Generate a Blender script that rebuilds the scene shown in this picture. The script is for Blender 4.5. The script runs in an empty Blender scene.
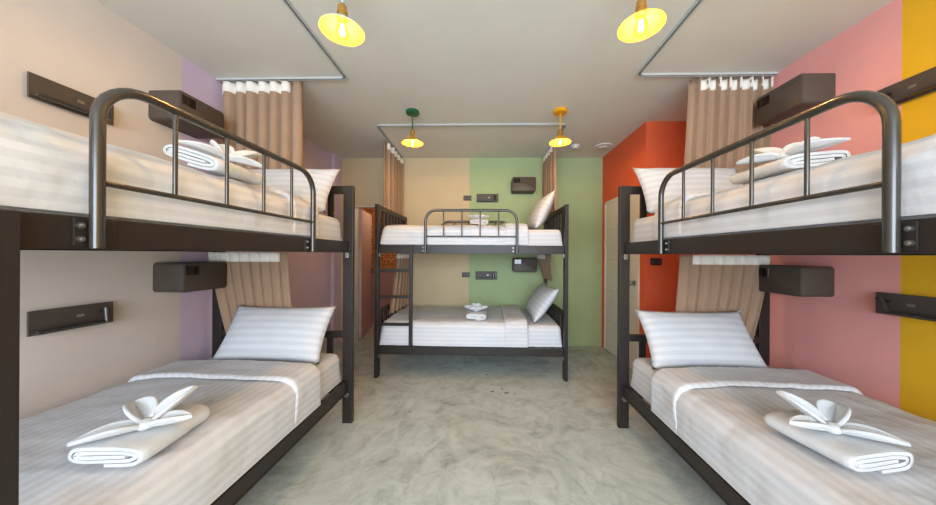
import bpy, bmesh, math, random
from mathutils import Vector, Matrix, noise
PI = math.pi
random.seed(7)
SC = bpy.context.scene
COL = SC.collection

# ------------------------------------------------------------------ camera, world, daylight, exposure
cd = bpy.data.cameras.new('camera')
cam = bpy.data.objects.new('camera', cd)
COL.objects.link(cam)
cd.sensor_fit = 'HORIZONTAL'
cd.sensor_width = 36.0
cd.lens = 288.9 / 936 * 36
cd.shift_x = -(478.4 - 468) / 936
cd.shift_y = (254.3 - 252.5) / 936
cd.clip_start = 0.02
cam.matrix_world = (Matrix.Translation((0, 0, 1.3)) @ Matrix.Rotation(0.0268, 4, 'Z')
                    @ Matrix.Rotation(PI / 2, 4, 'X') @ Matrix.Rotation(0.0059, 4, 'Z'))
SC.camera = cam

w = bpy.data.worlds.new('daylight')
SC.world = w
w.use_nodes = True
w.node_tree.nodes['Background'].inputs[0].default_value = (0.78, 0.88, 1.0, 1)
w.node_tree.nodes['Background'].inputs[1].default_value = 2.2

def area(name, loc, size, energy, color, rot):
    l = bpy.data.lights.new(name, 'AREA')
    l.shape = 'RECTANGLE'
    l.size, l.size_y = size
    l.energy, l.color = energy, color
    o = bpy.data.objects.new(name, l)
    o.location, o.rotation_euler = loc, rot
    COL.objects.link(o)
    return o
# daylight entering through the wide opening in the wall behind the camera
area('window_daylight', (0, -2.82, 1.62), (3.9, 1.75), 290, (0.75, 0.86, 1.0), (PI / 2 - 0.30, 0, 0))

SC.view_settings.view_transform = 'Standard'
SC.view_settings.look = 'None'
SC.view_settings.gamma = 1
SC.view_settings.use_curve_mapping = False
SC.view_settings.exposure = -0.02

# ------------------------------------------------------------------ materials
def srgb(r, g, b):
    f = lambda c: (c / 255 / 12.92) if c / 255 <= 0.04045 else ((c / 255 + 0.055) / 1.055) ** 2.4
    return (f(r), f(g), f(b), 1)

def mat(name, col, rough=0.6, metal=0.0, spec=0.4, var=0.0, vscale=4.0, bump=0.0, bscale=80.0, emit=None, estr=0):
    m = bpy.data.materials.new(name)
    m.use_nodes = True
    nt = m.node_tree
    b = nt.nodes['Principled BSDF']
    b.inputs['Base Color'].default_value = col
    b.inputs['Roughness'].default_value = rough
    b.inputs['Metallic'].default_value = metal
    b.inputs['Specular IOR Level'].default_value = spec
    tc = nt.nodes.new('ShaderNodeTexCoord')
    if var:
        n = nt.nodes.new('ShaderNodeTexNoise')
        n.inputs['Scale'].default_value = vscale
        n.inputs['Detail'].default_value = 5
        nt.links.new(tc.outputs['Object'], n.inputs['Vector'])
        r = nt.nodes.new('ShaderNodeValToRGB')
        r.color_ramp.elements[0].position, r.color_ramp.elements[1].position = 0.3, 0.7
        r.color_ramp.elements[0].color = tuple(c * (1 - var) for c in col[:3]) + (1,)
        r.color_ramp.elements[1].color = tuple(min(1, c * (1 + var)) for c in col[:3]) + (1,)
        nt.links.new(n.outputs['Fac'], r.inputs['Fac'])
        nt.links.new(r.outputs['Color'], b.inputs['Base Color'])
    if bump:
        n2 = nt.nodes.new('ShaderNodeTexNoise')
        n2.inputs['Scale'].default_value = bscale
        n2.inputs['Detail'].default_value = 3
        nt.links.new(tc.outputs['Object'], n2.inputs['Vector'])
        bp = nt.nodes.new('ShaderNodeBump')
        bp.inputs['Strength'].default_value = bump
        bp.inputs['Distance'].default_value = 0.003
        nt.links.new(n2.outputs['Fac'], bp.inputs['Height'])
        nt.links.new(bp.outputs['Normal'], b.inputs['Normal'])
    if emit:
        b.inputs['Emission Color'].default_value = emit
        b.inputs['Emission Strength'].default_value = estr
    return m

def stripe_mat(name, c1, c2, period=0.042):
    m = mat(name, c1, 0.55, spec=0.25)
    nt = m.node_tree
    b = nt.nodes['Principled BSDF']
    uv = nt.nodes.new('ShaderNodeUVMap')
    sx = nt.nodes.new('ShaderNodeSeparateXYZ')
    nt.links.new(uv.outputs['UV'], sx.inputs[0])
    mu = nt.nodes.new('ShaderNodeMath'); mu.operation = 'MULTIPLY'; mu.inputs[1].default_value = 2 * PI / period
    nt.links.new(sx.outputs['X'], mu.inputs[0])
    si = nt.nodes.new('ShaderNodeMath'); si.operation = 'SINE'
    nt.links.new(mu.outputs[0], si.inputs[0])
    r = nt.nodes.new('ShaderNodeMapRange')
    r.inputs['From Min'].default_value, r.inputs['From Max'].default_value = -0.25, 0.25
    nt.links.new(si.outputs[0], r.inputs['Value'])
    mx = nt.nodes.new('ShaderNodeMix'); mx.data_type = 'RGBA'
    mx.inputs['A'].default_value, mx.inputs['B'].default_value = c1, c2
    nt.links.new(r.outputs['Result'], mx.inputs['Factor'])
    nt.links.new(mx.outputs['Result'], b.inputs['Base Color'])
    n = nt.nodes.new('ShaderNodeTexNoise'); n.inputs['Scale'].default_value = 14; n.inputs['Detail'].default_value = 4
    tc = nt.nodes.new('ShaderNodeTexCoord')
    nt.links.new(tc.outputs['Object'], n.inputs['Vector'])
    bp = nt.nodes.new('ShaderNodeBump'); bp.inputs['Strength'].default_value = 0.25; bp.inputs['Distance'].default_value = 0.02
    nt.links.new(n.outputs['Fac'], bp.inputs['Height'])
    nt.links.new(bp.outputs['Normal'], b.inputs['Normal'])
    return m

def concrete():
    m = mat('polished_concrete', (0.4, 0.4, 0.35, 1), 0.5, spec=0.35)
    nt = m.node_tree
    N, K = nt.nodes.new, nt.links.new
    b = nt.nodes['Principled BSDF']
    tc = N('ShaderNodeTexCoord')
    n0 = N('ShaderNodeTexNoise'); n0.inputs['Scale'].default_value = 2.2; n0.inputs['Detail'].default_value = 4
    K(tc.outputs['Object'], n0.inputs['Vector'])
    warp = N('ShaderNodeMix'); warp.data_type = 'VECTOR'; warp.inputs['Factor'].default_value = 0.22
    K(tc.outputs['Object'], warp.inputs['A']); K(n0.outputs['Color'], warp.inputs['B'])
    def strokes(scale, rs, asc):
        """trowel arcs round scattered centres"""
        v = N('ShaderNodeTexVoronoi'); v.feature = 'SMOOTH_F1'; v.inputs['Scale'].default_value = scale; v.inputs['Smoothness'].default_value = 1.0
        v.voronoi_dimensions = '2D'
        K(warp.outputs['Result'], v.inputs['Vector'])
        sub = N('ShaderNodeVectorMath'); sub.operation = 'SUBTRACT'
        K(warp.outputs['Result'], sub.inputs[0]); K(v.outputs['Position'], sub.inputs[1])
        sx = N('ShaderNodeSeparateXYZ'); K(sub.outputs[0], sx.inputs[0])
        at = N('ShaderNodeMath'); at.operation = 'ARCTAN2'; K(sx.outputs['Y'], at.inputs[0]); K(sx.outputs['X'], at.inputs[1])
        ln = N('ShaderNodeVectorMath'); ln.operation = 'LENGTH'; K(sub.outputs[0], ln.inputs[0])
        m1 = N('ShaderNodeMath'); m1.operation = 'MULTIPLY'; m1.inputs[1].default_value = rs; K(ln.outputs['Value'], m1.inputs[0])
        m2 = N('ShaderNodeMath'); m2.operation = 'MULTIPLY'; m2.inputs[1].default_value = asc; K(at.outputs[0], m2.inputs[0])
        cx = N('ShaderNodeCombineXYZ'); K(m1.outputs[0], cx.inputs[0]); K(m2.outputs[0], cx.inputs[1]); K(n0.outputs['Fac'], cx.inputs[2])
        n = N('ShaderNodeTexNoise'); n.inputs['Scale'].default_value = 1.0; n.inputs['Detail'].default_value = 7; n.inputs['Roughness'].default_value = 0.66
        n.inputs['Distortion'].default_value = 0.6
        K(cx.outputs[0], n.inputs['Vector'])
        return n
    a, c = strokes(0.9, 16.0, 1.6), strokes(1.7, 22.0, 1.2)
    n1 = N('ShaderNodeTexNoise'); n1.inputs['Scale'].default_value = 9; n1.inputs['Detail'].default_value = 10; n1.inputs['Roughness'].default_value = 0.72
    K(warp.outputs['Result'], n1.inputs['Vector'])
    s1 = N('ShaderNodeMix'); s1.inputs['Factor'].default_value = 0.5
    K(a.outputs['Fac'], s1.inputs['A']); K(c.outputs['Fac'], s1.inputs['B'])
    s2 = N('ShaderNodeMix'); s2.inputs['Factor'].default_value = 0.3
    K(s1.outputs['Result'], s2.inputs['A']); K(n1.outputs['Fac'], s2.inputs['B'])
    r = N('ShaderNodeValToRGB')
    e = r.color_ramp.elements
    e[0].position, e[0].color = 0.32, srgb(118, 126, 121)
    e[1].position, e[1].color = 0.68, srgb(206, 214, 209)
    k = e.new(0.44); k.color = srgb(170, 178, 172)
    k = e.new(0.53); k.color = srgb(190, 198, 192)
    K(s2.outputs['Result'], r.inputs['Fac'])
    # brownish drifts of wear
    n2 = N('ShaderNodeTexNoise'); n2.inputs['Scale'].default_value = 0.8; n2.inputs['Detail'].default_value = 6
    K(tc.outputs['Object'], n2.inputs['Vector'])
    r2 = N('ShaderNodeMapRange'); r2.inputs['From Min'].default_value = 0.46; r2.inputs['From Max'].default_value = 0.72
    r2.inputs['To Max'].default_value = 0.5
    K(n2.outputs['Fac'], r2.inputs['Value'])
    mx = N('ShaderNodeMix'); mx.data_type = 'RGBA'; mx.blend_type = 'MULTIPLY'
    mx.inputs['B'].default_value = (0.80, 0.70, 0.58, 1)
    K(r2.outputs['Result'], mx.inputs['Factor']); K(r.outputs['Color'], mx.inputs['A'])
    K(mx.outputs['Result'], b.inputs['Base Color'])
    bp = N('ShaderNodeBump'); bp.inputs['Strength'].default_value = 0.15; bp.inputs['Distance'].default_value = 0.01
    K(s2.outputs['Result'], bp.inputs['Height']); K(bp.outputs['Normal'], b.inputs['Normal'])
    return m

def carved():
    m = mat('carved_pattern', (0.3, 0.12, 0.04, 1), 0.6)
    nt = m.node_tree
    b = nt.nodes['Principled BSDF']
    tc = nt.nodes.new('ShaderNodeTexCoord')
    v = nt.nodes.new('ShaderNodeTexVoronoi'); v.feature = 'DISTANCE_TO_EDGE'; v.inputs['Scale'].default_value = 24
    nt.links.new(tc.outputs['Object'], v.inputs['Vector'])
    r = nt.nodes.new('ShaderNodeValToRGB')
    r.color_ramp.elements[0].position, r.color_ramp.elements[0].color = 0.05, srgb(214, 140, 66)
    r.color_ramp.elements[1].position, r.color_ramp.elements[1].color = 0.22, srgb(92, 44, 18)
    nt.links.new(v.outputs['Distance'], r.inputs['Fac'])
    nt.links.new(r.outputs['Color'], b.inputs['Base Color'])
    return m

def glass_bulb():
    m = bpy.data.materials.new('amber_bulb_glass')
    m.use_nodes = True
    nt = m.node_tree
    nt.nodes.clear()
    o = nt.nodes.new('ShaderNodeOutputMaterial')
    t = nt.nodes.new('ShaderNodeBsdfTransparent'); t.inputs[0].default_value = (1.0, 0.86, 0.55, 1)
    g = nt.nodes.new('ShaderNodeBsdfGlossy'); g.inputs['Roughness'].default_value = 0.05
    lw = nt.nodes.new('ShaderNodeLayerWeight'); lw.inputs['Blend'].default_value = 0.25
    mx = nt.nodes.new('ShaderNodeMixShader')
    nt.links.new(lw.outputs['Facing'], mx.inputs[0])
    nt.links.new(t.outputs[0], mx.inputs[1]); nt.links.new(g.outputs[0], mx.inputs[2])
    nt.links.new(mx.outputs[0], o.inputs['Surface'])
    return m

M = dict(
    beige=mat('beige_paint', srgb(213, 202, 193), 0.8, spec=0.2, var=0.03, bump=0.05),
    purple=mat('lilac_paint', srgb(208, 190, 214), 0.8, spec=0.2, var=0.03, bump=0.05),
    cream=mat('cream_paint', srgb(204, 184, 148), 0.8, spec=0.2, var=0.03, bump=0.05),
    green=mat('green_paint', srgb(166, 182, 136), 0.8, spec=0.2, var=0.03, bump=0.05),
    pink=mat('pink_paint', srgb(236, 166, 160), 0.8, spec=0.2, var=0.03, bump=0.05),
    yellow=mat('yellow_paint', srgb(232, 178, 40), 0.8, spec=0.2, var=0.03, bump=0.05),
    orange=mat('orange_paint', srgb(230, 104, 66), 0.8, spec=0.2, var=0.03, bump=0.05),
    ceiling=mat('ceiling_paint', srgb(224, 222, 212), 0.85, spec=0.2, var=0.02),
    white=mat('white_paint', srgb(225, 222, 214), 0.6, spec=0.3, var=0.02),
    floor=concrete(),
    black=mat('black_powder_coat', srgb(43, 37, 34), 0.40, spec=0.35, var=0.05, vscale=30, bump=0.04, bscale=300),
    tube=mat('black_gloss_tube', srgb(52, 48, 44), 0.22, spec=0.7, var=0.05, vscale=20),
    steel=mat('bright_steel', srgb(150, 147, 141), 0.35, metal=0.9, var=0.05, vscale=40),
    track=mat('grey_aluminium', srgb(184, 188, 187), 0.45, metal=0.0, var=0.04, vscale=20),
    trackdark=mat('track_groove', srgb(96, 106, 108), 0.6, var=0.04, vscale=20),
    sheet=stripe_mat('striped_sateen', srgb(213, 214, 218), srgb(204, 205, 210)),
    pillow=stripe_mat('striped_pillowcase', srgb(207, 209, 213), srgb(196, 199, 205), 0.05),
    mattress=stripe_mat('striped_fitted_sheet', srgb(213, 214, 218), srgb(204, 205, 210)),
    towel=mat('white_terry', srgb(208, 211, 214), 0.95, spec=0.1, var=0.02, vscale=60, bump=0.5, bscale=260),
    curtain=mat('taupe_curtain', srgb(160, 133, 110), 0.8, spec=0.15, var=0.04, vscale=10, bump=0.08, bscale=400),
    tape=mat('white_heading_tape', srgb(236, 230, 220), 0.8, spec=0.2, var=0.03, vscale=30),
    plastic=mat('dark_brown_plastic', srgb(78, 68, 60), 0.5, spec=0.4, var=0.05, vscale=25, bump=0.06, bscale=400),
    plasticd=mat('black_plastic', srgb(34, 32, 31), 0.4, spec=0.5, var=0.05, vscale=25),
    gloss=mat('dark_display', srgb(24, 20, 18), 0.08, spec=0.6, var=0.05, vscale=25),
    brass=mat('brass', srgb(206, 158, 84), 0.3, metal=0.9, var=0.06, vscale=40),
    gold=mat('gold_enamel', srgb(224, 176, 60), 0.3, metal=0.3, var=0.04, vscale=20),
    lampgreen=mat('green_enamel', srgb(14, 92, 56), 0.35, var=0.04, vscale=20),
    lampyellow=mat('yellow_enamel', srgb(232, 160, 12), 0.35, var=0.04, vscale=20),
    lampblue=mat('pale_blue_enamel', srgb(176, 208, 212), 0.35, var=0.04, vscale=20),
    lampred=mat('coral_enamel', srgb(232, 110, 70), 0.35, var=0.04, vscale=20),
    lining=mat('cream_shade_lining', srgb(206, 146, 54), 0.5, var=0.02, vscale=20),
    filament=mat('glowing_filament', (1, 0.8, 0.5, 1), 0.5, emit=(1.0, 0.72, 0.36, 1), estr=28),
    bulb=glass_bulb(),
    doorwhite=mat('white_door_paint', srgb(226, 218, 206), 0.55, spec=0.3, var=0.02),
    doorpink=mat('pinkish_wood_door', srgb(196, 166, 150), 0.6, spec=0.3, var=0.06, vscale=6),
    carved=carved(),
    mauve=mat('mauve_wainscot', srgb(176, 128, 120), 0.7, var=0.04),
    stain=mat('dark_floor_stain', srgb(112, 98, 80), 0.6, var=0.25, vscale=40),
    rubber=mat('black_rubber', srgb(30, 30, 30), 0.8, var=0.05, vscale=40),
)

# ------------------------------------------------------------------ mesh helpers
class MB:
    """collects shapes; build() links them as ONE mesh object"""
    def __init__(s, mir=1):
        s.v, s.f, s.u, s.mir, s.mi = [], [], [], mir, []
    def add(s, vs, fs, uvs=None, mi=0):
        o = len(s.v)
        s.v += [tuple(p) for p in vs]
        s.f += [tuple(i + o for i in f) for f in fs]
        s.u += uvs if uvs else [(0, 0)] * len(vs)
        s.mi += [mi] * len(fs)
        return s
    def box(s, x0, x1, y0, y1, z0, z1, bev=0.0, mi=0):
        x0, x1 = min(x0, x1), max(x0, x1); y0, y1 = min(y0, y1), max(y0, y1); z0, z1 = min(z0, z1), max(z0, z1)
        bm = bmesh.new()
        bmesh.ops.create_cube(bm, size=1)
        for v in bm.verts:
            v.co = ((x0 + x1) / 2 + v.co.x * (x1 - x0), (y0 + y1) / 2 + v.co.y * (y1 - y0), (z0 + z1) / 2 + v.co.z * (z1 - z0))
        if bev:
            bev = min(bev, 0.45 * min(x1 - x0, y1 - y0, z1 - z0))
            bmesh.ops.bevel(bm, geom=list(bm.edges), offset=bev, segments=2, affect='EDGES', profile=0.5)
        bm.verts.index_update()
        s.add([v.co[:] for v in bm.verts], [[v.index for v in f.verts] for f in bm.faces], mi=mi)
        bm.free()
        return s
    def tube(s, pts, r, n=14, cap=True, mi=0):
        pts = [Vector(p) for p in pts]
        N = len(pts)
        rs = r if isinstance(r, (list, tuple)) else [r] * N
        vs, fs = [], []
        t = (pts[1] - pts[0]).normalized()
        a = t.cross(Vector((0, 0, 1)))
        if a.length < 1e-3: a = t.cross(Vector((1, 0, 0)))
        a.normalize()
        for i, p in enumerate(pts):
            if 0 < i < N - 1: tt = ((pts[i] - pts[i - 1]).normalized() + (pts[i + 1] - pts[i]).normalized()).normalized()
            elif i: tt = (pts[i] - pts[i - 1]).normalized()
            else: tt = t
            a = (a - tt * a.dot(tt)).normalized()
            b = tt.cross(a)
            for k in range(n):
                th = 2 * PI * k / n
                vs.append(p + (a * math.cos(th) + b * math.sin(th)) * rs[i])
        for i in range(N - 1):
            for k in range(n):
                k2 = (k + 1) % n
                fs.append((i * n + k, i * n + k2, (i + 1) * n + k2, (i + 1) * n + k))
        if cap:
            fs.append(tuple(range(n))[::-1]); fs.append(tuple((N - 1) * n + k for k in range(n)))
        return s.add(vs, fs, mi=mi)
    def lathe(s, prof, c=(0, 0, 0), n=32, mi=0):
        """prof = [(r, z)...]"""
        vs, fs = [], []
        for r, z in prof:
            for k in range(n):
                th = 2 * PI * k / n
                vs.append((c[0] + r * math.cos(th), c[1] + r * math.sin(th), c[2] + z))
        for i in range(len(prof) - 1):
            for k in range(n):
                k2 = (k + 1) % n
                fs.append((i * n + k, i * n + k2, (i + 1) * n + k2, (i + 1) * n + k))
        return s.add(vs, fs, mi=mi)
    def grid(s, P, closed_u=False, mi=0, uv=None):
        """P[i][j] points"""
        ni, nj = len(P), len(P[0])
        vs = [p for row in P for p in row]
        uvs = [q for row in uv for q in row] if uv else None
        fs = []
        for i in range(ni - 1):
            for j in range(nj - (0 if closed_u else 1)):
                j2 = (j + 1) % nj
                fs.append((i * nj + j, i * nj + j2, (i + 1) * nj + j2, (i + 1) * nj + j))
        return s.add(vs, fs, uvs, mi)
    def build(s, name, mats, parent=None, smooth=False, loc=None, rotz=0.0, angle=40):
        me = bpy.data.meshes.new(name)
        vs = [(x, y * s.mir, z) for x, y, z in s.v]
        me.from_pydata(vs, [], s.f)
        uvl = me.uv_layers.new(name='UVMap')
        for lp in me.loops:
            uvl.data[lp.index].uv = s.u[lp.vertex_index]
        for m in (mats if isinstance(mats, (list, tuple)) else [mats]):
            me.materials.append(m)
        for p, i in zip(me.polygons, s.mi):
            p.material_index = i
        bm = bmesh.new(); bm.from_mesh(me)
        bmesh.ops.recalc_face_normals(bm, faces=bm.faces)
        if smooth:
            for f in bm.faces: f.smooth = True
            ca = math.radians(angle)
            for e in bm.edges:
                if len(e.link_faces) == 2 and e.calc_face_angle(0) > ca: e.smooth = False
        bm.to_mesh(me); bm.free()
        o = bpy.data.objects.new(name, me)
        COL.objects.link(o)
        if parent: o.parent = parent
        if loc is not None: o.location = loc
        o.rotation_euler.z = rotz
        return o

def tag(o, label, cat, group=None):
    o['label'] = label; o['category'] = cat
    if group: o['group'] = group
    return o
def thing(name, label, cat, loc=(0, 0, 0), rotz=0.0, group=None):
    o = bpy.data.objects.new(name, None)
    o.empty_display_size = 0.1
    COL.objects.link(o)
    o.location = loc; o.rotation_euler.z = rotz
    return tag(o, label, cat, group)
def struct(name, mb, mats, **k):
    o = mb.build(name, mats, **k)
    o['kind'] = 'structure'
    return o
def copy_tree(o, parent=None):
    kids = list(o.children)
    c = o.copy(); COL.objects.link(c)
    c.parent = parent
    for k in kids: copy_tree(k, c)
    return c
def fbm(x, y, z, o=3):
    return noise.fractal(Vector((x, y, z)), 1.0, 2.0, o)

# ------------------------------------------------------------------ the room
XL, XR, YB, YF, H = -2.165, 2.205, 4.172, -2.8, 2.692
XO, YO = 1.655, 3.05              # the orange corner
T = 0.12
struct('floor', MB().box(-2.6, XR + T, YF - T, 5.6, -0.1, 0), M['floor'])
struct('ceiling', MB().box(XL - T, XR + T, YF - T, YB + T, H, H + 0.1), M['ceiling'])
YP = 1.99
struct('wall_left', MB().box(XL - T, XL, YF - T, YP, 0, H).box(XL - T, XL, YP, YB, 0, H, mi=1), [M['beige'], M['purple']])
struct('column', MB().box(XL, XL + 0.045, 3.98, YB, 0, H), M['purple'])
YY = 1.597
struct('wall_right', MB().box(XR, XR + T, YF - T, YY, 0, H).box(XR, XR + T, YY, YB + T, 0, H, mi=1), [M['yellow'], M['pink']])
DX0, DX1, DH = -1.925, -1.22, 1.99
GX = -0.247
struct('wall_back', MB().box(XL - T, DX0, YB, YB + T, 0, H).box(DX0, DX1, YB, YB + T, DH, H).box(DX1, GX, YB, YB + T, 0, H)
       .box(GX, XR, YB, YB + T, 0, H, mi=1), [M['cream'], M['green']])
# orange partition with its white door
D0, D1, DT = 3.16, 4.06, 2.03
struct('wall_orange', MB().box(XO, XO + 0.1, YO, D0, 0, H).box(XO, XO + 0.1, D1, YB, 0, H).box(XO, XO + 0.1, D0, D1, DT, H)
       .box(XO + 0.1, XR, YO, YO + 0.1, 0, H), M['orange'])
# wall behind the camera, open to the balcony
WX, WZ0, WZ1 = 1.98, 0.05, 2.5
struct('wall_front', MB().box(XL - T, -WX, YF - T, YF, 0, H).box(WX, XR + T, YF - T, YF, 0, H)
       .box(-WX, WX, YF - T, YF, WZ1, H).box(-WX, WX, YF - T, YF, 0, WZ0), M['white'])
struct('window_1', MB().box(-WX, -WX + 0.05, YF - 0.08, YF - 0.03, WZ0, WZ1).box(WX - 0.05, WX, YF - 0.08, YF - 0.03, WZ0, WZ1)
       .box(-WX, WX, YF - 0.08, YF - 0.03, WZ1 - 0.05, WZ1).box(-0.025, 0.025, YF - 0.08, YF - 0.03, WZ0, WZ1), M['black'])
# white door set in the orange partition
d = MB().box(XO - 0.008, XO + 0.04, D0 + 0.03, D1 - 0.03, 0.008, DT - 0.03, 0.004)
door1 = struct('door_1', d, M['doorwhite'])
g = MB()
for z in (0.42, 0.83, 1.24, 1.63):
    g.box(XO - 0.0095, XO - 0.007, D0 + 0.05, D1 - 0.05, z - 0.005, z + 0.005)
g.build('groove', M['beige'], door1)
MB().box(XO - 0.014, XO + 0.05, D0, D0 + 0.03, 0, DT, 0.003).box(XO - 0.014, XO + 0.05, D1 - 0.03, D1, 0, DT, 0.003)\
    .box(XO - 0.014, XO + 0.05, D0, D1, DT - 0.03, DT, 0.003).build('door_frame', M['doorwhite'], door1)
k = MB()
k.tube([(XO - 0.006, 3.25, 0.99), (XO - 0.016, 3.25, 0.99)], 0.03, 20)
k.tube([(XO - 0.016, 3.25, 0.99), (XO - 0.045, 3.25, 0.99)], 0.011, 14)
k.tube([(XO - 0.04, 3.25, 0.99), (XO - 0.046, 3.25, 0.99), (XO - 0.058, 3.25, 0.99), (XO - 0.07, 3.25, 0.99), (XO - 0.075, 3.25, 0.99)],
       [0.014, 0.024, 0.029, 0.024, 0.012], 18)
kn = k.build('knob', M['steel'], door1, smooth=True)
kn['label'] = 'bright metal round knob'
# open door leaf in the back doorway, and the passage behind it
door2 = struct('door_2', MB().box(0.0, 0.04, 0.0, 0.70, 0.01, DH - 0.02, 0.003), M['doorpink'], loc=(DX0 + 0.012, YB + T + 0.004, 0), rotz=0.18)
k = MB()
k.tube([(0.04, 0.64, 1.0), (0.05, 0.64, 1.0)], 0.026, 16)
k.tube([(0.05, 0.64, 1.0), (0.075, 0.64, 1.0), (0.085, 0.64, 1.0), (0.10, 0.64, 1.0), (0.107, 0.64, 1.0)], [0.01, 0.012, 0.025, 0.025, 0.012], 16)
k.build('knob', M['steel'], door2, smooth=True)
struct('trim_1', MB().box(DX0, DX0 + 0.012, YB - 0.012, YB + T, 0, DH, 0.002).box(DX1 - 0.012, DX1, YB - 0.012, YB + T, 0, DH, 0.002)
       .box(DX0, DX1, YB - 0.012, YB + T, DH - 0.012, DH, 0.002), M['doorwhite'])
struct('wall_passage', MB().box(-2.42, -0.8, 5.32, 5.42, 0, 2.4).box(-2.42, -2.28, YB + T, 5.42, 0, 2.4).box(-0.9, -0.8, YB + T, 5.42, 0, 2.4)
       .box(-2.42, -0.8, YB + T, 5.42, 2.3, 2.4), M['mauve'])
tag(MB().box(-2.27, -0.91, 5.295, 5.319, 0.98, 2.28, 0.004).build('patterned_panel', M['carved']),
    'orange and brown ornate patterned panel seen through the open back doorway', 'panel')
# unseen point light without a fitting, added to brighten the passage
pl_ = bpy.data.lights.new('passage_fill', 'POINT'); pl_.energy, pl_.color, pl_.shadow_soft_size = 9, (1, 0.82, 0.6), 0.06
plo = bpy.data.objects.new('passage_fill', pl_); COL.objects.link(plo); plo.location = (-1.45, 4.8, 2.16)
# dark stains on the concrete
for i, (x, y, r, asp) in enumerate([(0.07, 2.74, 0.016, 2.2), (0.20, 2.72, 0.020, 1.6), (0.16, 2.80, 0.014, 1.5), (0.27, 2.70, 0.011, 1.9), (-0.12, 2.56, 0.008, 1.2), (-0.62, 2.36, 0.014, 1.2), (0.02, 3.12, 0.016, 2.0)]):
    vs = [(x, y, 0.0012)]
    n = 22
    for q in range(n):
        th = 2 * PI * q / n
        rr = r * (0.65 + 0.6 * noise.noise(Vector((math.cos(th) * 1.6 + i * 7, math.sin(th) * 1.6, i))))
        vs.append((x + rr * asp * math.cos(th), y + rr * math.sin(th), 0.0012))
    o = MB().add(vs, [(0, 1 + q, 1 + (q + 1) % n) for q in range(n)]).build('floor_stain', M['stain'])
    o['kind'] = 'structure'

# ------------------------------------------------------------------ bunk beds
L, B = 2.01, 1.10
def frame_pt(fr, x, y, z=0.0):
    if fr == 'mid': return (-1.165 + x, 2.985 + y, z)
    if fr == 'lil': return (-1.020 - y, 0.208 + x, z)
    return (1.002 + y, 0.220 + x, z)
ROT = dict(mid=0.0, lil=PI / 2, pin=PI / 2)
MIR = dict(mid=1, lil=1, pin=-1)

def arc_u(x0, x1, z0, z1, y, r, n=8):
    p = [(x0, y, z0), (x0, y, z1 - r)]
    for i in range(1, n + 1):
        a = PI - i * PI / 2 / n
        p.append((x0 + r + r * math.cos(a), y, z1 - r + r * math.sin(a)))
    for i in range(0, n + 1):
        a = PI / 2 - i * PI / 2 / n
        p.append((x1 - r + r * math.cos(a), y, z1 - r + r * math.sin(a)))
    p.append((x1, y, z0))
    return p

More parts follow.
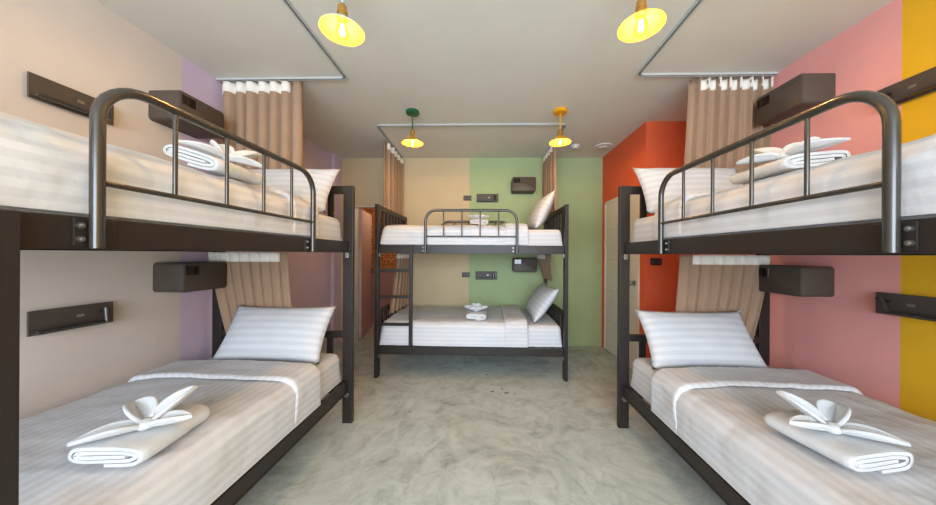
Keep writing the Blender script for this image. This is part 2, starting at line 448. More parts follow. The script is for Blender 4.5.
def make_bunk(mir, label, gz=1.756):
    t = thing('bunk_bed', label, 'bunk bed', group='bunk beds')
    PX, PY, HT = 0.036, 0.075, 1.82
    for x in (0, L - PX):
        for y in (0, B - PY):
            MB(mir).box(x, x + PX, y, y + PY, 0.0, HT if True else 1.4, 0.003).build('post', M['black'], t)
    for x, nm in ((0.003, 'footboard'), (L - PX + 0.003, 'headboard')):
        for z0, ztop, zb in ((1.76, 1.818, 1.392), (0.652, 0.702, 0.325)):
            m = MB(mir)
            m.box(x, x + 0.03, PY, B - PY, z0, ztop, 0.003)
            m.box(x, x + 0.03, PY, B - PY, zb - 0.08, zb, 0.003)
            n = 7
            for i in range(n):
                yc = PY + 0.105 + i * (B - 2 * PY - 0.21) / (n - 1)
                m.box(x + 0.006, x + 0.024, yc - 0.022, yc + 0.022, zb, z0)
            m.build(nm, M['black'], t)
    for z0, z1 in ((1.307, 1.392), (0.243, 0.325)):
        for y0 in (0.030, B - 0.065):
            m = MB(mir).box(PX, L - PX, y0, y0 + 0.035, z0, z1, 0.003)
            m.box(PX, L - PX, y0 - (0.004 if y0 < 0.5 else 0), y0 + 0.05 if y0 < 0.5 else y0 + 0.035, z0, z0 + 0.006)
            m.build('side_rail', M['black'], t)
        m = MB(mir)
        for i in range(9):
            x = 0.10 + i * (L - 0.28) / 8
            m.box(x, x + 0.08, 0.065, B - 0.065, z1 - 0.028, z1 - 0.006)
        m.build('bed_slats', M['black'], t)
    # guard rails
    gx0, gx1 = 0.53, 1.483
    for y, z0, nm in ((0.010, 1.310, 'guard_rail'), (B - 0.047, 1.390, 'guard_rail')):
        g = MB(mir).tube(arc_u(gx0, gx1, z0, gz, y, 0.115), 0.0145, 16)
        gr = g.build(nm, M['tube'], t, smooth=True)
        MB(mir).tube([(gx0, y, 1.485), (gx1, y, 1.485)], 0.008, 12).build('lower_bar', M['tube'], gr, smooth=True)
        for i in range(1, 5):
            x = gx0 + (gx1 - gx0) * i / 5
            MB(mir).tube([(x, y, 1.485), (x, y, gz)], 0.0068, 12).build('bar', M['tube'], gr, smooth=True)
    for x in (gx0 - 0.034, gx1 - 0.05):
        pl = MB(mir).box(x, x + 0.085, 0.024, 0.031, 1.314, 1.386, 0.002).build('mounting_plate', M['black'], t)
        for z in (1.333, 1.368):
            xb = x + 0.010 if x < 1 else x + 0.012
            MB(mir).tube([(xb, 0.025, z), (xb, 0.017, z)], 0.0075, 10).tube([(xb, 0.018, z), (xb, 0.012, z)], [0.0055, 0.003], 10).build('bolt', M['steel'], pl, smooth=True)
    # corner brackets under the rails
    for x in (PX, L - PX - 0.012):
        for z in (1.267, 0.205):
            b = MB(mir).box(x, x + 0.012, 0.028, 0.055, z, z + 0.045, 0.002).tube([(x + 0.006, 0.03, z + 0.022), (x + 0.006, 0.02, z + 0.022)], 0.007, 10)
            b.build('bracket', M['steel'], t)
    # ladder at the foot end
    ld = MB(mir).box(0.363, 0.399, 0.0, 0.029, 0.285, 1.390, 0.003).build('ladder', M['black'], t)
    for z in (1.127, 0.851, 0.562):
        MB(mir).box(PX, 0.363, 0.002, 0.027, z - 0.015, z + 0.015, 0.003).build('rung', M['black'], ld)
    return t
def place(o, fr, x=0.0, y=0.0, z=0.0, rz=0.0):
    o.location = frame_pt(fr, x, y, z)
    o.rotation_euler.z = ROT[fr] + rz
    return o
bunk = make_bunk(1, 'black metal bunk bed with ladder in front of the cream and green back wall')
place(bunk, 'mid')
b2 = make_bunk(1, 'black metal bunk bed along the beige and lilac side wall', 1.768); place(b2, 'lil')
b3 = make_bunk(-1, 'black metal bunk bed along the pink and yellow side wall', 1.748); place(b3, 'pin')

# ------------------------------------------------------------------ bedding
def soft_block(mir, x0, x1, y0, y1, z0, z1, r, seed, amp=0.005, nx=84, nc=18, crown=0.012, close0=True, close1=True, rend=None, under=True, side_amp=0.0, foot=0.0):
    """rounded cloth-covered block: section around y-z swept along x; UV x = distance around the section"""
    rend = r if rend is None else rend
    sec = []
    def seg(a, b, n): 
        for i in range(n): sec.append((a[0] + (b[0] - a[0]) * i / n, a[1] + (b[1] - a[1]) * i / n))
    def corner(cy, cz, a0, a1, n):
        for i in range(n): 
            a = a0 + (a1 - a0) * i / n
            sec.append((cy + r * math.cos(a), cz + r * math.sin(a)))
    # from the wall side bottom, up, over the top and down the front side
    seg((y1, z0), (y1, z1 - r), nc // 2)
    corner(y1 - r, z1 - r, 0, PI / 2, 8)
    seg((y1 - r, z1), (y0 + r, z1), nc * 3)
    corner(y0 + r, z1 - r, PI / 2, PI, 8)
    seg((y0, z1 - r), (y0, z0), nc)
    sec.append((y0, z0))
    us = [0.0]
    for a, b in zip(sec, sec[1:]): us.append(us[-1] + math.hypot(b[0] - a[0], b[1] - a[1]))
    xs = []
    ne = 6
    for i in range(ne): xs.append(x0 + rend * (1 - math.cos(i / ne * PI / 2)) if close0 else x0 + rend * i / ne)
    for i in range(nx + 1): xs.append(x0 + rend + (x1 - x0 - 2 * rend) * i / nx)
    for i in range(ne - 1, -1, -1): xs.append(x1 - rend * (1 - math.cos(i / ne * PI / 2)) if close1 else x1 - rend * i / ne)
    P, UV = [], []
    for x in xs:
        d = 0.0
        if close0 and x < x0 + rend: d = rend - math.sqrt(max(0, rend ** 2 - (x0 + rend - x) ** 2))
        if close1 and x > x1 - rend: d = rend - math.sqrt(max(0, rend ** 2 - (x - x1 + rend) ** 2))
        row, ur = [], []
        for (y, z), u in zip(sec, us):
            k = (z - z0) / (z1 - z0)
            yy = y + (d if y < (y0 + y1) / 2 else -d) * min(1, k * 1.5) if d else y
            yy = min(max(yy, y0), y1)
            if y < 0.3 and foot: yy += foot * (1 - min(1, max(0, (x - 0.40) / 0.12)))
            zz = z - d * max(0, k) ** 2 if d else z
            q = (y - y0) / (y1 - y0)
            zz += crown * math.sin(PI * min(max(q, 0), 1)) * (k > 0.9)
            n1 = fbm(x * 3.2 + seed, y * 3.2, z * 3.2 + seed, 4)
            n2 = fbm(x * 9 + seed * 3, y * 2.5, z * 2.5, 3)
            if k > 0.75:
                n3 = noise.noise(Vector((x * 4.1 + y * 2.3 + seed, y * 5.5 - x * 2.0, seed * 1.7)))
                zz += amp * (n1 + 0.5 * n2) + amp * 0.7 * (1 - min(1, abs(n3) * 2.2)) ** 3 * (amp > 0.004)
            else: yy += (amp + side_amp * math.sin(PI * k)) * n1 * (1 if y < 0.5 else -1) * min(1, k * 3)
            if y < y0 + 0.02: yy -= side_amp * math.sin(PI * min(1, k))
            row.append((x, yy, zz)); ur.append((u, x))
        P.append(row); UV.append(ur)
    m = MB(mir).grid(P, uv=UV)
    nj = len(sec)
    o0, o1 = 0, (len(xs) - 1) * nj
    if close0: m.f.append(tuple(o0 + j for j in range(nj))); m.mi.append(0)
    if close1: m.f.append(tuple(o1 + j for j in range(nj))); m.mi.append(0)
    if under: m.f.append(tuple([i * nj for i in range(len(xs))] + [i * nj + nj - 1 for i in range(len(xs) - 1, -1, -1)])); m.mi.append(0)
    return m

def shift(m, dx, dy, dz):
    m.v = [(x - dx, y - dy, z - dz) for x, y, z in m.v]
    return m

WALLN = dict(mid='green back wall', lil='lilac side wall', pin='pink side wall')
BEDN = {('lil', 0): 'lower bunk beside the lilac wall', ('lil', 1): 'upper bunk beside the lilac wall',
        ('pin', 0): 'lower bunk beside the pink wall', ('pin', 1): 'upper bunk beside the pink wall',
        ('mid', 0): 'back lower bunk by the green wall', ('mid', 1): 'back upper bunk by the green wall'}

def make_pillow(mir, th=0.072, hy=0.205):
    hx = 0.37
    n, k = 26, 18
    m = MB(mir)
    for sgn in (1, -1):
        P, UV = [], []
        for i in range(n + 1):
            a = -1 + 2 * i / n
            row, ur = [], []
            for j in range(k + 1):
                b = -1 + 2 * j / k
                x = a * hx * (1 - 0.05 * (1 - b * b) + 0.015 * abs(b) ** 6)
                y = b * hy * (1 - 0.07 * (1 - a * a) + 0.02 * abs(a) ** 6)
                e = max(0, 1 - abs(a) ** 2.6) ** 0.55 * max(0, 1 - abs(b) ** 2.6) ** 0.55
                z = sgn * (th * e + 0.004 * e) + 0.007 * fbm(a * 2.2, b * 2.2, sgn * 3.0, 3) * e
                row.append((x, y, z)); ur.append((y, x))
            P.append(row); UV.append(ur)
        m.grid(P, uv=UV)
    # seam edge
    return m
def merge(o, d=0.0008):
    bm = bmesh.new(); bm.from_mesh(o.data)
    bmesh.ops.remove_doubles(bm, verts=bm.verts, dist=d)
    bmesh.ops.recalc_face_normals(bm, faces=bm.faces)
    bm.to_mesh(o.data); bm.free()
    return o

DUV = {}
for fr in ('lil', 'pin', 'mid'):
    mir = MIR[fr]
    for lv in (0, 1):
        zb = 1.3955 if lv else 0.3285
        top = 1.567 if lv else 0.548
        nm = BEDN[(fr, lv)]
        sd = dict(lil=1, pin=2, mid=3)[fr] * 10 + lv * 3
        zo = zb
        yF = 0.046 if lv else 0.032
        puff = {('lil', 1): 0.105, ('pin', 1): 0.040, ('mid', 1): 0.040}.get((fr, lv), 0.014)
        m = soft_block(mir, 0.055, L - 0.042, yF + (0.030 if lv else 0.044), B - 0.117, zb, top, 0.05, sd, 0.002, crown=0.008)
        o = shift(m, 0, 0, zo).build('mattress', M['mattress'], smooth=True, angle=60)
        place(o, fr, 0, 0, zo)
        tag(o, 'white striped mattress under the duvet on the ' + nm, 'mattress', 'bunk mattresses')
        dz = 0.030
        m = soft_block(mir, 0.042, 1.58, yF, B - 0.085, zb + 0.006, top + dz, 0.065, sd + 5, 0.006, crown=puff, close1=False, side_amp=0.008 if lv else 0.004, under=False, foot=0.0 if lv else 0.013)
        o = shift(m, 0, 0, zo).build('duvet', M['sheet'], smooth=True, angle=60)
        place(o, fr, 0, 0, zo)
        DUV[(fr, lv)] = o
        tag(o, 'white sateen striped duvet tucked over the ' + nm, 'duvet', 'white striped duvets')
        m = soft_block(mir, 1.36, 1.605, yF - 0.004, B - 0.083, zb + 0.008, top + dz + 0.026, 0.074, sd + 5, 0.006, nx=16, crown=puff, rend=0.020, side_amp=0.008, under=False)
        m.f = m.f[:-2]; m.mi = m.mi[:-2]
        shift(m, 0, 0, zo).build('turned_down_edge', M['sheet'], o, smooth=True, angle=60)
        # pillow
        p = (make_pillow(mir, 0.085, 0.225) if fr == 'mid' else make_pillow(mir)).build('pillow', M['pillow'], smooth=True, angle=180)
        merge(p)
        tilt = dict(lil=(1.0, 1.05), pin=(0.98, 1.08), mid=(0.95, 1.12))[fr][lv]
        py = dict(lil=0.46, pin=0.45, mid=0.50)[fr]
        R = Matrix.Rotation(ROT[fr], 4, 'Z')
        # local frame: pillow length along bed width (y), its height rising towards the head (x)
        up = Vector((math.cos(tilt), 0, math.sin(tilt)))
        side = Vector((0, 1, 0))
        nrm = side.cross(up) * -1
        nrm = Vector((-math.sin(tilt), 0, math.cos(tilt)))
        Lm = Matrix(((side.x, up.x, nrm.x, 0), (side.y, up.y, nrm.y, 0), (side.z, up.z, nrm.z, 0), (0, 0, 0, 1)))
        if Lm.determinant() < 0:
            Lm = Matrix(((-side.x, up.x, nrm.x, 0), (-side.y, up.y, nrm.y, 0), (-side.z, up.z, nrm.z, 0), (0, 0, 0, 1)))
        cs = [Lm @ v.co for v in p.data.vertices]
        px = ((1.917, L - 0.042) if fr != 'mid' else (L - 0.052, 1.922))[lv] - max(c.x for c in cs)
        pz = top + 0.0125 - min(c.z for c in cs)
        p.matrix_world = Matrix.Translation(frame_pt(fr, px, py, pz)) @ R @ Lm
        tag(p, 'white striped pillow at the head of the ' + nm, 'pillow', 'white striped pillows')

# towels: a flattened roll with a knotted cloth flower on top
def towel_mesh(w, h, ln):
    """ribbon spiral in the x-z plane swept along y; origin at the bottom centre"""
    path = []
    turns = 2.1
    N = 130
    for i in range(N + 1):
        t = i / N
        a = -PI / 2 + turns * 2 * PI * t
        k = 1 - t * 0.92
        c, s_ = math.cos(a), math.sin(a)
        e = 0.42
        px = (w / 2 - 0.006 - (h / 2) * (1 - k)) * (abs(c) ** e) * (1 if c > 0 else -1)
        pz = (h / 2 - 0.006) * k * (abs(s_) ** 0.75) * (1 if s_ > 0 else -1)
        path.append(Vector((px, pz)))
    th = 0.0060
    outl, inn = [], []
    for i, p in enumerate(path):
        q = (path[min(i + 1, N)] - path[max(i - 1, 0)])
        q = q.normalized() if q.length > 1e-9 else Vector((1, 0))
        nn = Vector((q.y, -q.x))
        outl.append(p + nn * th); inn.append(p - nn * th)
    loop = outl + inn[::-1]
    P = []
    ys = [-ln / 2, -ln / 2 + 0.004, -ln / 2 + 0.012] + [-ln / 2 + 0.02 + (ln - 0.04) * i / 12 for i in range(13)] + [ln / 2 - 0.012, ln / 2 - 0.004, ln / 2]
    for i, y in enumerate(ys):
        e = min(y + ln / 2, ln / 2 - y)
        sc = 1 - 0.05 * max(0, 1 - e / 0.02) ** 2
        P.append([(q.x * sc + 0.006 * fbm(y * 6, q.x * 6, 1.0), y + 0.004 * fbm(q.x * 9, q.y * 20, y, 2), h / 2 + q.y * sc + 0.002 * fbm(q.x * 8, y * 8, 4.0) * (q.y > 0)) for q in loop])
    m = MB().grid(P, closed_u=True)
    nj = len(loop)
    h2 = len(outl)
    for row in (0, len(ys) - 1):
        for j in range(h2 - 1):
            m.f.append((row * nj + j, row * nj + j + 1, row * nj + nj - 2 - j, row * nj + nj - 1 - j)); m.mi.append(0)
    zmin = min(v[2] for v in m.v)
    return shift(m, 0, 0, zmin)
def petal_mesh(az, el, ln, wd, curl, cup, seed, tipup=0.0):
    n, k = 14, 10
    P = []
    for i in range(n + 1):
        t = i / n
        wv = wd * (math.sin(PI * min(1, t * 0.94 + 0.06)) ** 0.75) * (1 - 0.25 * t)
        r = ln * t
        cz = ln * (math.sin(el) * t + curl * t * t) + 0.0
        row = []
        for j in range(k + 1):
            s_ = -1 + 2 * j / k
            yl = s_ * wv * (1 - 0.25 * cup)
            zl = cup * wv * (abs(s_) ** 1.6) + 0.006 * math.cos(s_ * 9 + seed) * math.sin(PI * t) + tipup * t ** 3
            x = r * math.cos(el)
            row.append((x * math.cos(az) - yl * math.sin(az), x * math.sin(az) + yl * math.cos(az), cz + zl))
        P.append(row)
    return MB().grid(P)
def make_flower(label, petals):
    t = thing('towel_flower', label, 'towel flower', group='towel flowers')
    for i, (az, el, ln, wd, curl, cup) in enumerate(petals):
        o = petal_mesh(az, el, ln, wd, curl, cup, i * 2.1).build('petal', M['towel'], t, smooth=True, angle=180, loc=(0, 0, 0.0085))
        s = o.modifiers.new('thick', 'SOLIDIFY'); s.thickness = 0.014; s.offset = 0
        s = o.modifiers.new('round', 'SUBSURF'); s.levels = 1; s.render_levels = 1
    k = MB().lathe([(0.001, 0), (0.02, 0.001), (0.03, 0.012), (0.028, 0.026), (0.014, 0.034), (0.001, 0.036)], n=18)
    k.build('knot', M['towel'], t, smooth=True, angle=180)
    return t
tw0 = towel_mesh(0.26, 0.077, 0.262).build('folded_towel', M['towel'], smooth=True, angle=70)
tag(tw0, '', 'towel', 'folded white bath towels')
TH = max(v.co.z for v in tw0.data.vertices)
#        azimuth, elevation, length, half width, curl, cup
PET = [(1.05, 0.50, 0.155, 0.046, 0.10, 0.85), (2.55, 0.22, 0.135, 0.058, 0.16, 1.0), (3.80, 0.04, 0.165, 0.048, 0.0, 0.65), (0.10, 0.10, 0.135, 0.044, 0.06, 0.75)]
PETM = [(0.10, 0.12, 0.135, 0.046, 0.20, 0.8), (3.04, 0.12, 0.135, 0.046, 0.20, 0.8), (1.0, 0.55, 0.10, 0.044, 0.10, 0.8), (2.14, 0.55, 0.10, 0.044, 0.10, 0.8), (-0.75, 0.20, 0.10, 0.042, 0.22, 0.8), (3.89, 0.20, 0.10, 0.042, 0.22, 0.8)]
fl0 = make_flower('', PET)
flm = make_flower('', PETM)
#        bed, level, towel centre, towel turn, flower offset, flower turn
spots = [('lil', 0, (-1.262, 1.045), 0.08, (0.035, -0.03), 0.08), ('lil', 1, (-1.245, 1.29), 0.06, (0.02, 0.02), 0.25),
         ('pin', 0, (1.272, 1.100), 0.10, (-0.015, -0.02), -0.08), ('pin', 1, (1.25, 1.25), -0.06, (-0.02, -0.03), -0.55),
         ('mid', 0, (-0.11, 3.22), 0.0, (0, 0), 0.0), ('mid', 1, (-0.09, 3.50), 0.0, (0, 0), 0.15)]
used = set()
for fr, lv, (x, y), rz, (fx, fy), frz in spots:
    du = DUV[(fr, lv)]
    mw = Matrix.Translation(du.location) @ Matrix.Rotation(du.rotation_euler.z, 4, 'Z')
    pts = [q for q in (mw @ v.co for v in list(du.data.vertices) + []) if abs(q.x - x) < 0.17 and abs(q.y - y) < 0.17]
    pts = [q for q in pts if q.z > max(p.z for p in pts) - 0.12]
    # the cloth surface under the towel, as a plane z = a + b dx + c dy
    n_ = len(pts)
    mx_, my_, mz_ = (sum(q[k] for q in pts) / n_ for k in range(3))
    sxx = sum((q.x - mx_) ** 2 for q in pts); syy = sum((q.y - my_) ** 2 for q in pts); sxy = sum((q.x - mx_) * (q.y - my_) for q in pts)
    sxz = sum((q.x - mx_) * (q.z - mz_) for q in pts); syz = sum((q.y - my_) * (q.z - mz_) for q in pts)
    det = sxx * syy - sxy * sxy
    bx_, cy_ = (sxz * syy - syz * sxy) / det, (syz * sxx - sxz * sxy) / det
    lift = max(q.z - (mz_ + bx_ * (q.x - mx_) + cy_ * (q.y - my_)) for q in pts)
    zt = mz_ + bx_ * (x - mx_) + cy_ * (y - my_) + lift + 0.001
    up = Vector((-bx_, -cy_, 1)).normalized()
    tiltm = Vector((0, 0, 1)).rotation_difference(up).to_matrix()
    o = copy_tree(tw0) if tw0 in used else tw0
    used.add(tw0)
    o.location = (x, y, zt)
    o.rotation_euler = (tiltm @ Matrix.Rotation(rz, 3, 'Z')).to_euler()
    nm = BEDN[(fr, lv)]
    o['label'] = 'folded white terry towel rolled flat on the ' + nm
    src = flm if fr == 'mid' else fl0
    f = copy_tree(src) if src in used else src
    used.add(src)
    f.location = Vector((x, y, zt)) + tiltm @ Vector((fx, fy, TH + 0.001))
    f.rotation_euler = (tiltm @ Matrix.Rotation(rz + frz, 3, 'Z')).to_euler()
    if fr == 'pin':
        f.scale = (-1.1, 1.1, 0.9) if lv else (-1.03, 1.03, 0.95)
    elif fr == 'lil' and lv == 0:
        f.scale = (1.03, 1.03, 0.95)
    f['label'] = 'white cloth flower on the towel of the ' + nm
    if fr == 'mid':
        o.scale = (0.92, 0.95, 1.0)

# ------------------------------------------------------------------ curtains and ceiling tracks
def curtain(label, p0, p1, z0, z1, q0=None, q1=None, folds=9, amp=0.030, tape=(0.0, 0.86), seed=0, tapeh=0.08, rings=True):
    """hangs along p0-p1 at the top and q0-q1 at the hem"""
    q0, q1 = q0 or p0, q1 or p1
    p0, p1, q0, q1 = map(Vector, (p0, p1, q0, q1))
    t = thing('curtain', label, 'curtain', ((p0.x + p1.x) / 2, (p0.y + p1.y) / 2, z0), group='taupe bunk curtains')
    o3 = Vector(t.location)
    nu, nv = folds * 18, 22
    nrm = Vector((-(p1 - p0).y, (p1 - p0).x)).normalized()
    def pt(u, v, off=0.0):
        top = p0.lerp(p1, u); bot = q0.lerp(q1, u)
        w_ = (1 - v) ** 1.5
        c = bot.lerp(top, 1 - (1 - v) ** 1.3)
        ph = u * folds * 2 * PI + 1.1 * noise.noise(Vector((u * 5, v * 0.7, seed))) * (1 - 0.5 * v)
        a = amp * (0.75 + 0.5 * noise.noise(Vector((u * 7, seed, 0)))) * (0.8 + 0.35 * (1 - v))
        d = a * math.tanh(1.8 * (math.sin(ph) + 0.22 * math.sin(2 * ph + 1 + seed))) + off
        along = (p1 - p0).normalized() * (0.012 * math.cos(ph))
        c = c + nrm * d + along
        return Vector((c.x, c.y, z0 + (z1 - z0) * v)) - o3
    P = [[pt(i / nu, j / nv) for j in range(nv + 1)] for i in range(nu + 1)]
    c = MB().grid(P).build('fabric', M['curtain'], t, smooth=True, angle=180)
    s = c.modifiers.new('thick', 'SOLIDIFY'); s.thickness = 0.003; s.offset = 0
    vt = 1 - tapeh / (z1 - z0)
    a, b = int(tape[0] * nu), int(tape[1] * nu)
    for off in (0.0032, -0.0032):
        m = MB().grid([[pt(i / nu, vt + (1 - vt) * j / 3, off) for j in range(4)] for i in range(a, b + 1)])
        c2 = m.build('heading_tape', M['tape'], t, smooth=True, angle=180)
        s = c2.modifiers.new('thick', 'SOLIDIFY'); s.thickness = 0.0015; s.offset = 0
    if rings:
        for i in range(folds + 1):
            u = min(1, (i + 0.25) / (folds + 0.5))
            pp = pt(u, 1.0)
            cc = p0.lerp(p1, u)
            MB().tube([(pp.x, pp.y, pp.z - 0.03), (cc.x - o3.x, cc.y - o3.y, pp.z + 0.008)], 0.003, 6).build('hook', M['steel'], t)
    return t
ZC = H - 0.028
curtain('taupe curtain gathered on the ceiling rail at the lilac wall', (-2.15, 2.272), (-1.49, 2.272), 1.42, ZC, folds=7, amp=0.040, seed=1)
curtain('taupe curtain gathered on the ceiling rail at the pink wall', (2.19, 2.272), (1.565, 2.272), 1.42, ZC, (2.15, 2.272), (1.50, 2.272), folds=8, amp=0.040, tape=(0.0, 0.87), seed=2)
curtain('taupe curtain hanging under the top bunk beside the lilac wall', (-2.135, 2.154), (-1.515, 2.154), 0.585, 1.304, (-1.96, 2.154), (-1.45, 2.154), folds=8, amp=0.0185, tape=(0.0, 0.95), seed=3, tapeh=0.07, rings=False)
curtain('taupe curtain hanging under the top bunk beside the pink wall', (2.08, 2.166), (1.44, 2.166), 0.585, 1.304, (1.93, 2.166), (1.385, 2.166), folds=8, amp=0.0185, tape=(0.0, 0.86), seed=4, tapeh=0.07, rings=False)
curtain('taupe ceiling curtain behind the ladder end of the back bunk bed', (-1.215, 4.12), (-1.215, 3.44), 1.42, ZC, folds=5, amp=0.034, tape=(0, 0.92), seed=5)
curtain('taupe ceiling curtain behind the pillow end of the back bunk bed', (0.80, 4.12), (0.825, 3.52), 1.832, ZC, (0.805, 4.12), (0.845, 3.52), folds=5, amp=0.026, tape=(0, 0.92), seed=6)
curtain('taupe curtain under the top bunk at the ladder end of the back bed', (-1.04, 3.98), (-1.09, 3.52), 0.60, 1.304, (-1.07, 3.96), (-1.105, 3.30), folds=5, amp=0.016, tape=(0, 1), seed=7, tapeh=0.06, rings=False)
curtain('taupe curtain under the top bunk above the pillow of the back bed', (0.69, 3.97), (0.765, 3.45), 0.985, 1.304, (0.78, 3.97), (0.788, 3.45), folds=5, amp=0.012, tape=(0, 0.6), seed=8, tapeh=0.06, rings=False)

def track(label, pts):
    t = thing('curtain_track', label, 'curtain track', (pts[0][0], pts[0][1], H), group='ceiling curtain tracks')
    ox, oy = pts[0]
    def strip(w_, z0, z1, off):
        m = MB()
        vs = []
        n = len(pts)
        P = [Vector(p) for p in pts]
        rows = []
        for i, p in enumerate(P):
            d0 = (P[i] - P[i - 1]).normalized() if i else (P[1] - P[0]).normalized()
            d1 = (P[i + 1] - P[i]).normalized() if i < n - 1 else d0
            n0, n1 = Vector((-d0.y, d0.x)), Vector((-d1.y, d1.x))
            nn = (n0 + n1).normalized(); nn = nn / max(0.3, nn.dot(n0))
            a, b = p + nn * (off + w_ / 2), p + nn * (off - w_ / 2)
            rows.append([(a.x - ox, a.y - oy, z0), (b.x - ox, b.y - oy, z0), (b.x - ox, b.y - oy, z1), (a.x - ox, a.y - oy, z1)])
        m.grid(rows, closed_u=True)
        m.f.append((0, 1, 2, 3)); m.mi.append(0)
        k = (n - 1) * 4
        m.f.append((k, k + 1, k + 2, k + 3)); m.mi.append(0)
        return m
    strip(0.027, -0.004, 0.0, 0).build('base_strip', M['track'], t)
    strip(0.007, -0.015, -0.004, 0.010).build('channel_side', M['track'], t)
    strip(0.007, -0.015, -0.004, -0.010).build('channel_side', M['track'], t)
    strip(0.012, -0.007, -0.0045, 0).build('channel_groove', M['trackdark'], t)
    return t
def round_corner(a, c, b, r=0.05, n=6):
    a, c, b = Vector(a), Vector(c), Vector(b)
    u, v = (a - c).normalized(), (b - c).normalized()
    out = []
    for i in range(n + 1):
        t = i / n
        p = (c + u * r).lerp(c, t).lerp(c.lerp(c + v * r, t), t)
        out.append((p.x, p.y))
    return [tuple(a)] + out + [tuple(b)]
track('grey curtain track turning towards the lilac wall on the ceiling', round_corner((XL + 0.005, 2.256), (-1.112, 2.256), (-1.09, 0.2)))
track('grey curtain track turning towards the pink wall on the ceiling', round_corner((XR - 0.005, 2.256), (1.155, 2.256), (1.14, 0.2)))
pm = round_corner((-1.215, YB - 0.005), (-1.185, 3.09), (0.0, 3.09))
pm2 = round_corner((0.0, 3.09), (0.835, 3.09), (0.805, YB - 0.005))
track('grey curtain track looping round the back bunk bed on the ceiling', pm[:-1] + pm2[1:])

# ------------------------------------------------------------------ pendant lamps
def pendant(label, x, y, cm, sm, energy, zs=2.38):
    """zs = height of the shade rim"""
    t = thing('pendant_lamp', label, 'pendant lamp', (x, y, zs), group='pendant lamps')
    z = H - zs
    MB().lathe([(0.001, z), (0.062, z), (0.064, z - 0.004), (0.064, z - 0.024), (0.058, z - 0.030), (0.012, z - 0.032), (0.001, z - 0.032)]).build('ceiling_rose', cm, t, smooth=True)
    MB().tube([(0, 0, z - 0.03), (0, 0, 0.125)], 0.0065, 12).build('rod', cm, t, smooth=True)
    so = MB().lathe([(0.001, 0.132), (0.012, 0.131), (0.014, 0.122), (0.021, 0.118), (0.021, 0.098), (0.024, 0.095), (0.024, 0.082), (0.020, 0.079), (0.020, 0.066), (0.024, 0.062), (0.024, 0.056), (0.001, 0.055)], n=24).build('socket', M['brass'], t, smooth=True)
    MB().tube([(0.0, 0.018, 0.098), (0.0, 0.040, 0.098)], 0.004, 10).tube([(0.0, 0.040, 0.098), (0.0, 0.046, 0.098), (0.0, 0.052, 0.098)], [0.006, 0.009, 0.005], 12).build('switch_key', M['brass'], so, smooth=True)
    MB().lathe([(0.022, 0.062), (0.034, 0.058), (0.045, 0.048), (0.078, 0.022), (0.099, 0.003), (0.102, 0.0), (0.1005, -0.001)], n=48).build('shade', sm, t, smooth=True, angle=60)
    MB().lathe([(0.020, 0.060), (0.033, 0.056), (0.044, 0.046), (0.077, 0.020), (0.098, 0.001), (0.1005, -0.001)], n=48).build('shade_lining', M['lining'], t, smooth=True, angle=60)
    bl = MB().lathe([(0.013, 0.055), (0.014, 0.045), (0.020, 0.030), (0.029, 0.008), (0.032, -0.008), (0.030, -0.022), (0.021, -0.034), (0.008, -0.039), (0.0005, -0.040)], n=24).build('bulb', M['bulb'], t, smooth=True, angle=80)
    m = MB()
    for i in range(4):
        a = PI / 4 + i * PI / 2
        m.tube([(0.006 * math.cos(a), 0.006 * math.sin(a), 0.034), (0.011 * math.cos(a), 0.011 * math.sin(a), -0.018)], 0.0014, 6)
    m.build('filament', M['filament'], bl)
    l = bpy.data.lights.new('bulb_light', 'POINT')
    l.energy, l.color, l.shadow_soft_size = energy, (1.0, 0.64, 0.26), 0.012
    lo = bpy.data.objects.new('bulb_light', l)
    COL.objects.link(lo); lo.parent = t; lo.location = (0, 0, -0.004)
    return t
EL = 15
pendant('pendant lamp with a pale blue shade near the lilac wall bunk', -0.705, 1.385, M['lampblue'], M['lampblue'], EL)
pendant('pendant lamp with a coral rose and brass key near the pink wall bunk', 0.725, 1.385, M['lampred'], M['gold'], EL)
pendant('pendant lamp with a dark green ceiling rose and gold shade', -0.725, 2.80, M['lampgreen'], M['gold'], EL)
pendant('pendant lamp painted yellow all over from rose to shade', 0.705, 2.80, M['lampyellow'], M['lampyellow'], EL)

# ------------------------------------------------------------------ wall boxes, reading panels, switches
def rbox(hx, y0, y1, z0, z1, r, mb, bev=0.004):
    """box with rounded silhouette in x-z, depth along y"""
    pts = []
    for cx, cz, a0 in ((hx - r, z1 - r, 0), (-hx + r, z1 - r, PI / 2), (-hx + r, z0 + r, PI), (hx - r, z0 + r, 1.5 * PI)):
        for i in range(7):
            a = a0 + i * PI / 12
            pts.append((cx + r * math.cos(a), cz + r * math.sin(a)))
    cxm, czm = 0, (z0 + z1) / 2
    def ring(y, ins):
        return [(p[0] - (ins if p[0] > 0 else -ins), y, p[1] - (ins if p[1] > czm else -ins)) for p in pts]
    rows = [ring(y0, bev), ring(y0 + bev * 0.4, bev * 0.3), ring(y0 + bev, 0), ring(y1, 0)]
    n = len(pts)
    mb.grid(rows, closed_u=True)
    base = len(mb.v) - 4 * n
    mb.f.append(tuple(base + i for i in range(n))); mb.mi.append(0)
    mb.f.append(tuple(base + 3 * n + i for i in range(n))); mb.mi.append(0)
    return mb
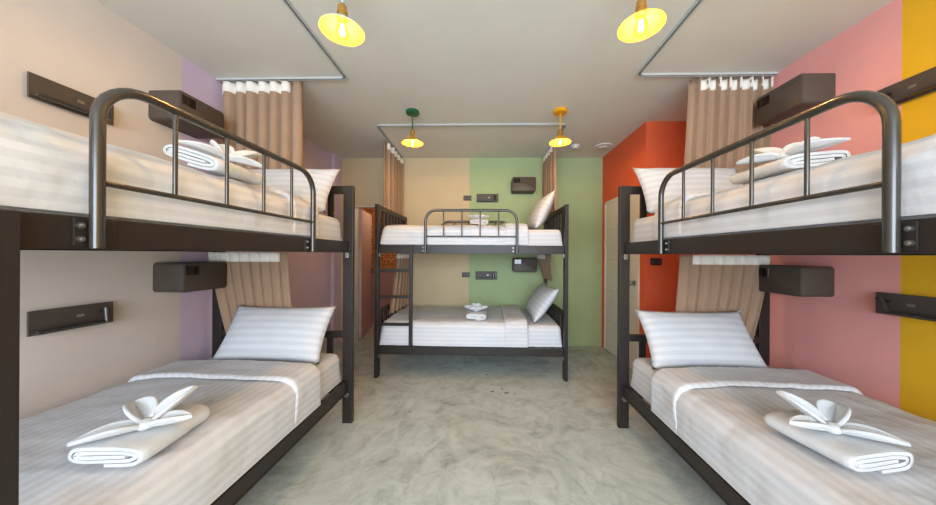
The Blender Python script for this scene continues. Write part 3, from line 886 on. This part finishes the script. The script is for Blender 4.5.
# local frame of wall things: x to the right as you face the wall, -y towards the room, wall at y = 0
def make_box(label):
    t = thing('wall_locker', label, 'wall locker', group='small lockers on the walls')
    rbox(0.162, -0.198, -0.0005, 0.0, 0.195, 0.022, MB()).build('casing', M['plastic'], t, smooth=True)
    rbox(0.156, -0.2015, -0.197, 0.006, 0.189, 0.018, MB(), 0.0015).build('front_panel', M['plastic'], t, smooth=True)
    wn = MB().box(-0.143, -0.055, -0.2035, -0.2005, 0.112, 0.172, 0.001).build('display_window', M['gloss'], t)
    MB().box(-0.105, -0.102, -0.2045, -0.203, 0.112, 0.172).build('window_bar', M['plasticd'], wn)
    MB().box(0.02, 0.13, -0.2025, -0.2010, 0.158, 0.161).build('slot', M['plasticd'], t)
    return t
def make_panel(label, sx=1, tilt=0.0):
    """sx = 1: reading light at the right end"""
    t = thing('reading_panel', label, 'reading panel', group='reading light panels')
    MB().box(-0.145, 0.145, -0.016, -0.0005, 0.012, 0.103, 0.001).build('back_box', M['plasticd'], t)
    pl = MB().box(-0.155, 0.155, -0.024, -0.016, 0.0, 0.118, 0.0015).build('plate', M['plastic'], t)
    x0, x1 = (-0.150, 0.085) if sx > 0 else (-0.085, 0.150)
    sh = MB().box(x0, x1, -0.062, -0.023, 0.008, 0.014, 0.002).tube([(x0, -0.060, 0.016), (x1, -0.060, 0.016)], 0.010, 12).build('shelf', M['tube'], t, smooth=True)
    MB().tube([(x0 + 0.05 * 1, -0.0655, 0.017), (x0 + 0.05, -0.0685, 0.017)], 0.004, 10).build('screw', M['steel'], sh)
    c = 0.104 * sx
    hx = c - sx * math.sin(tilt) * 0.05
    MB().tube([(c, -0.024, 0.072), (c, -0.046, 0.072)], 0.009, 12).build('light_arm', M['plasticd'], t, smooth=True)
    lt = MB().tube([(c + sx * math.sin(tilt) * 0.035, -0.052, 0.092), (hx, -0.058, 0.012)], 0.0145, 16).build('reading_light', M['tube'], t, smooth=True)
    MB().box(0.020 * sx - 0.014, 0.020 * sx + 0.014, -0.0258, -0.0235, 0.058, 0.072, 0.0008).build('usb_port', M['steel'], t)
    MB().box(0.138 * sx - 0.006, 0.138 * sx + 0.006, -0.0258, -0.0235, 0.080, 0.084).box(0.138 * sx - 0.006, 0.138 * sx + 0.006, -0.0258, -0.0235, 0.050, 0.054).build('switch_mark', M['steel'], t)
    return t
def make_switch(label, w_=0.115, h_=0.072):
    t = thing('wall_switch', label, 'wall switch', group='black wall switches')
    MB().box(-w_ / 2, w_ / 2, -0.010, -0.0005, 0, h_, 0.002).build('plate', M['plasticd'], t)
    for i in range(2):
        x = -w_ / 4 + i * w_ / 2
        MB().box(x - w_ * 0.17, x + w_ * 0.17, -0.013, -0.009, h_ * 0.22, h_ * 0.78, 0.001).build('rocker', M['plastic'], t)
    return t
def put(o, wall, a, z):
    if wall == 'left': o.location = (XL, a, z); o.rotation_euler.z = PI / 2
    elif wall == 'right': o.location = (XR, a, z); o.rotation_euler.z = -PI / 2
    elif wall == 'orange': o.location = (a, YO, z); o.rotation_euler.z = 0
    else: o.location = (a, YB, z); o.rotation_euler.z = 0
    return o
bx = make_box('dark brown wall locker above the upper pillow on the lilac wall'); put(bx, 'left', 1.952, 2.15)
for label, wl, a, z in (('dark brown wall locker above the lower bunk on the lilac wall', 'left', 1.982, 1.038),
                        ('dark brown wall locker high on the pink wall beside the curtain', 'right', 2.05, 2.275),
                        ('dark brown wall locker above the lower bunk on the pink wall', 'right', 2.05, 1.040),
                        ('dark brown wall locker high on the green wall above the upper bunk', 'back', 0.515, 2.17),
                        ('dark brown wall locker on the green wall between the two bunks', 'back', 0.535, 1.06)):
    c = copy_tree(bx); c['label'] = label; put(c, wl, a, z)
pn = make_panel('dark reading panel on the beige wall above the upper bunk'); put(pn, 'left', 1.447, 2.025)
for label, wl, a, z in (('dark reading panel on the beige wall above the lower bunk', 'left', 1.45, 0.90),
                        ('dark reading panel on the green wall above the upper bunk', 'back', 0.015, 2.05),
                        ('dark reading panel on the green wall above the lower bunk', 'back', 0.004, 0.938)):
    c = copy_tree(pn); c['label'] = label; put(c, wl, a, z)
pr = make_panel('dark reading panel between pink and yellow paint above the upper bunk', -1, 0.5); put(pr, 'right', 1.522, 2.11)
c = copy_tree(pr); c['label'] = 'dark reading panel between pink and yellow paint above the lower bunk'; put(c, 'right', 1.522, 0.985)
sw = make_switch('black double switch on the back wall above the upper bunk'); put(sw, 'back', -0.275, 2.075)
c = copy_tree(sw); c['label'] = 'black double switch on the back wall above the lower bunk'; put(c, 'back', -0.29, 0.967)
c = copy_tree(sw); c['label'] = 'black double switch on the orange wall beside the white door'; put(c, 'orange', 1.762, 1.198)

# ------------------------------------------------------------------ ceiling fittings
t = thing('smoke_detector', 'small white round smoke detector on the ceiling near the yellow lamp', 'smoke detector', (1.13, 3.72, H))
MB().lathe([(0.001, 0), (0.055, 0), (0.055, -0.012), (0.050, -0.016), (0.001, -0.016)], n=28).build('base', M['white'], t, smooth=True)
MB().lathe([(0.001, -0.016), (0.042, -0.016), (0.038, -0.032), (0.030, -0.036), (0.001, -0.037)], n=28).build('sensor_head', M['white'], t, smooth=True)
t = thing('ceiling_vent', 'round white ceiling vent next to the orange wall', 'ceiling vent', (1.49, 3.73, H))
MB().lathe([(0.001, 0), (0.105, 0), (0.105, -0.006), (0.098, -0.012), (0.085, -0.010), (0.080, -0.004), (0.001, -0.004)], n=36).build('rim', M['white'], t, smooth=True)
MB().lathe([(0.001, -0.006), (0.02, -0.006), (0.062, -0.014), (0.066, -0.018), (0.058, -0.024), (0.001, -0.026)], n=36).build('centre_disc', M['white'], t, smooth=True)
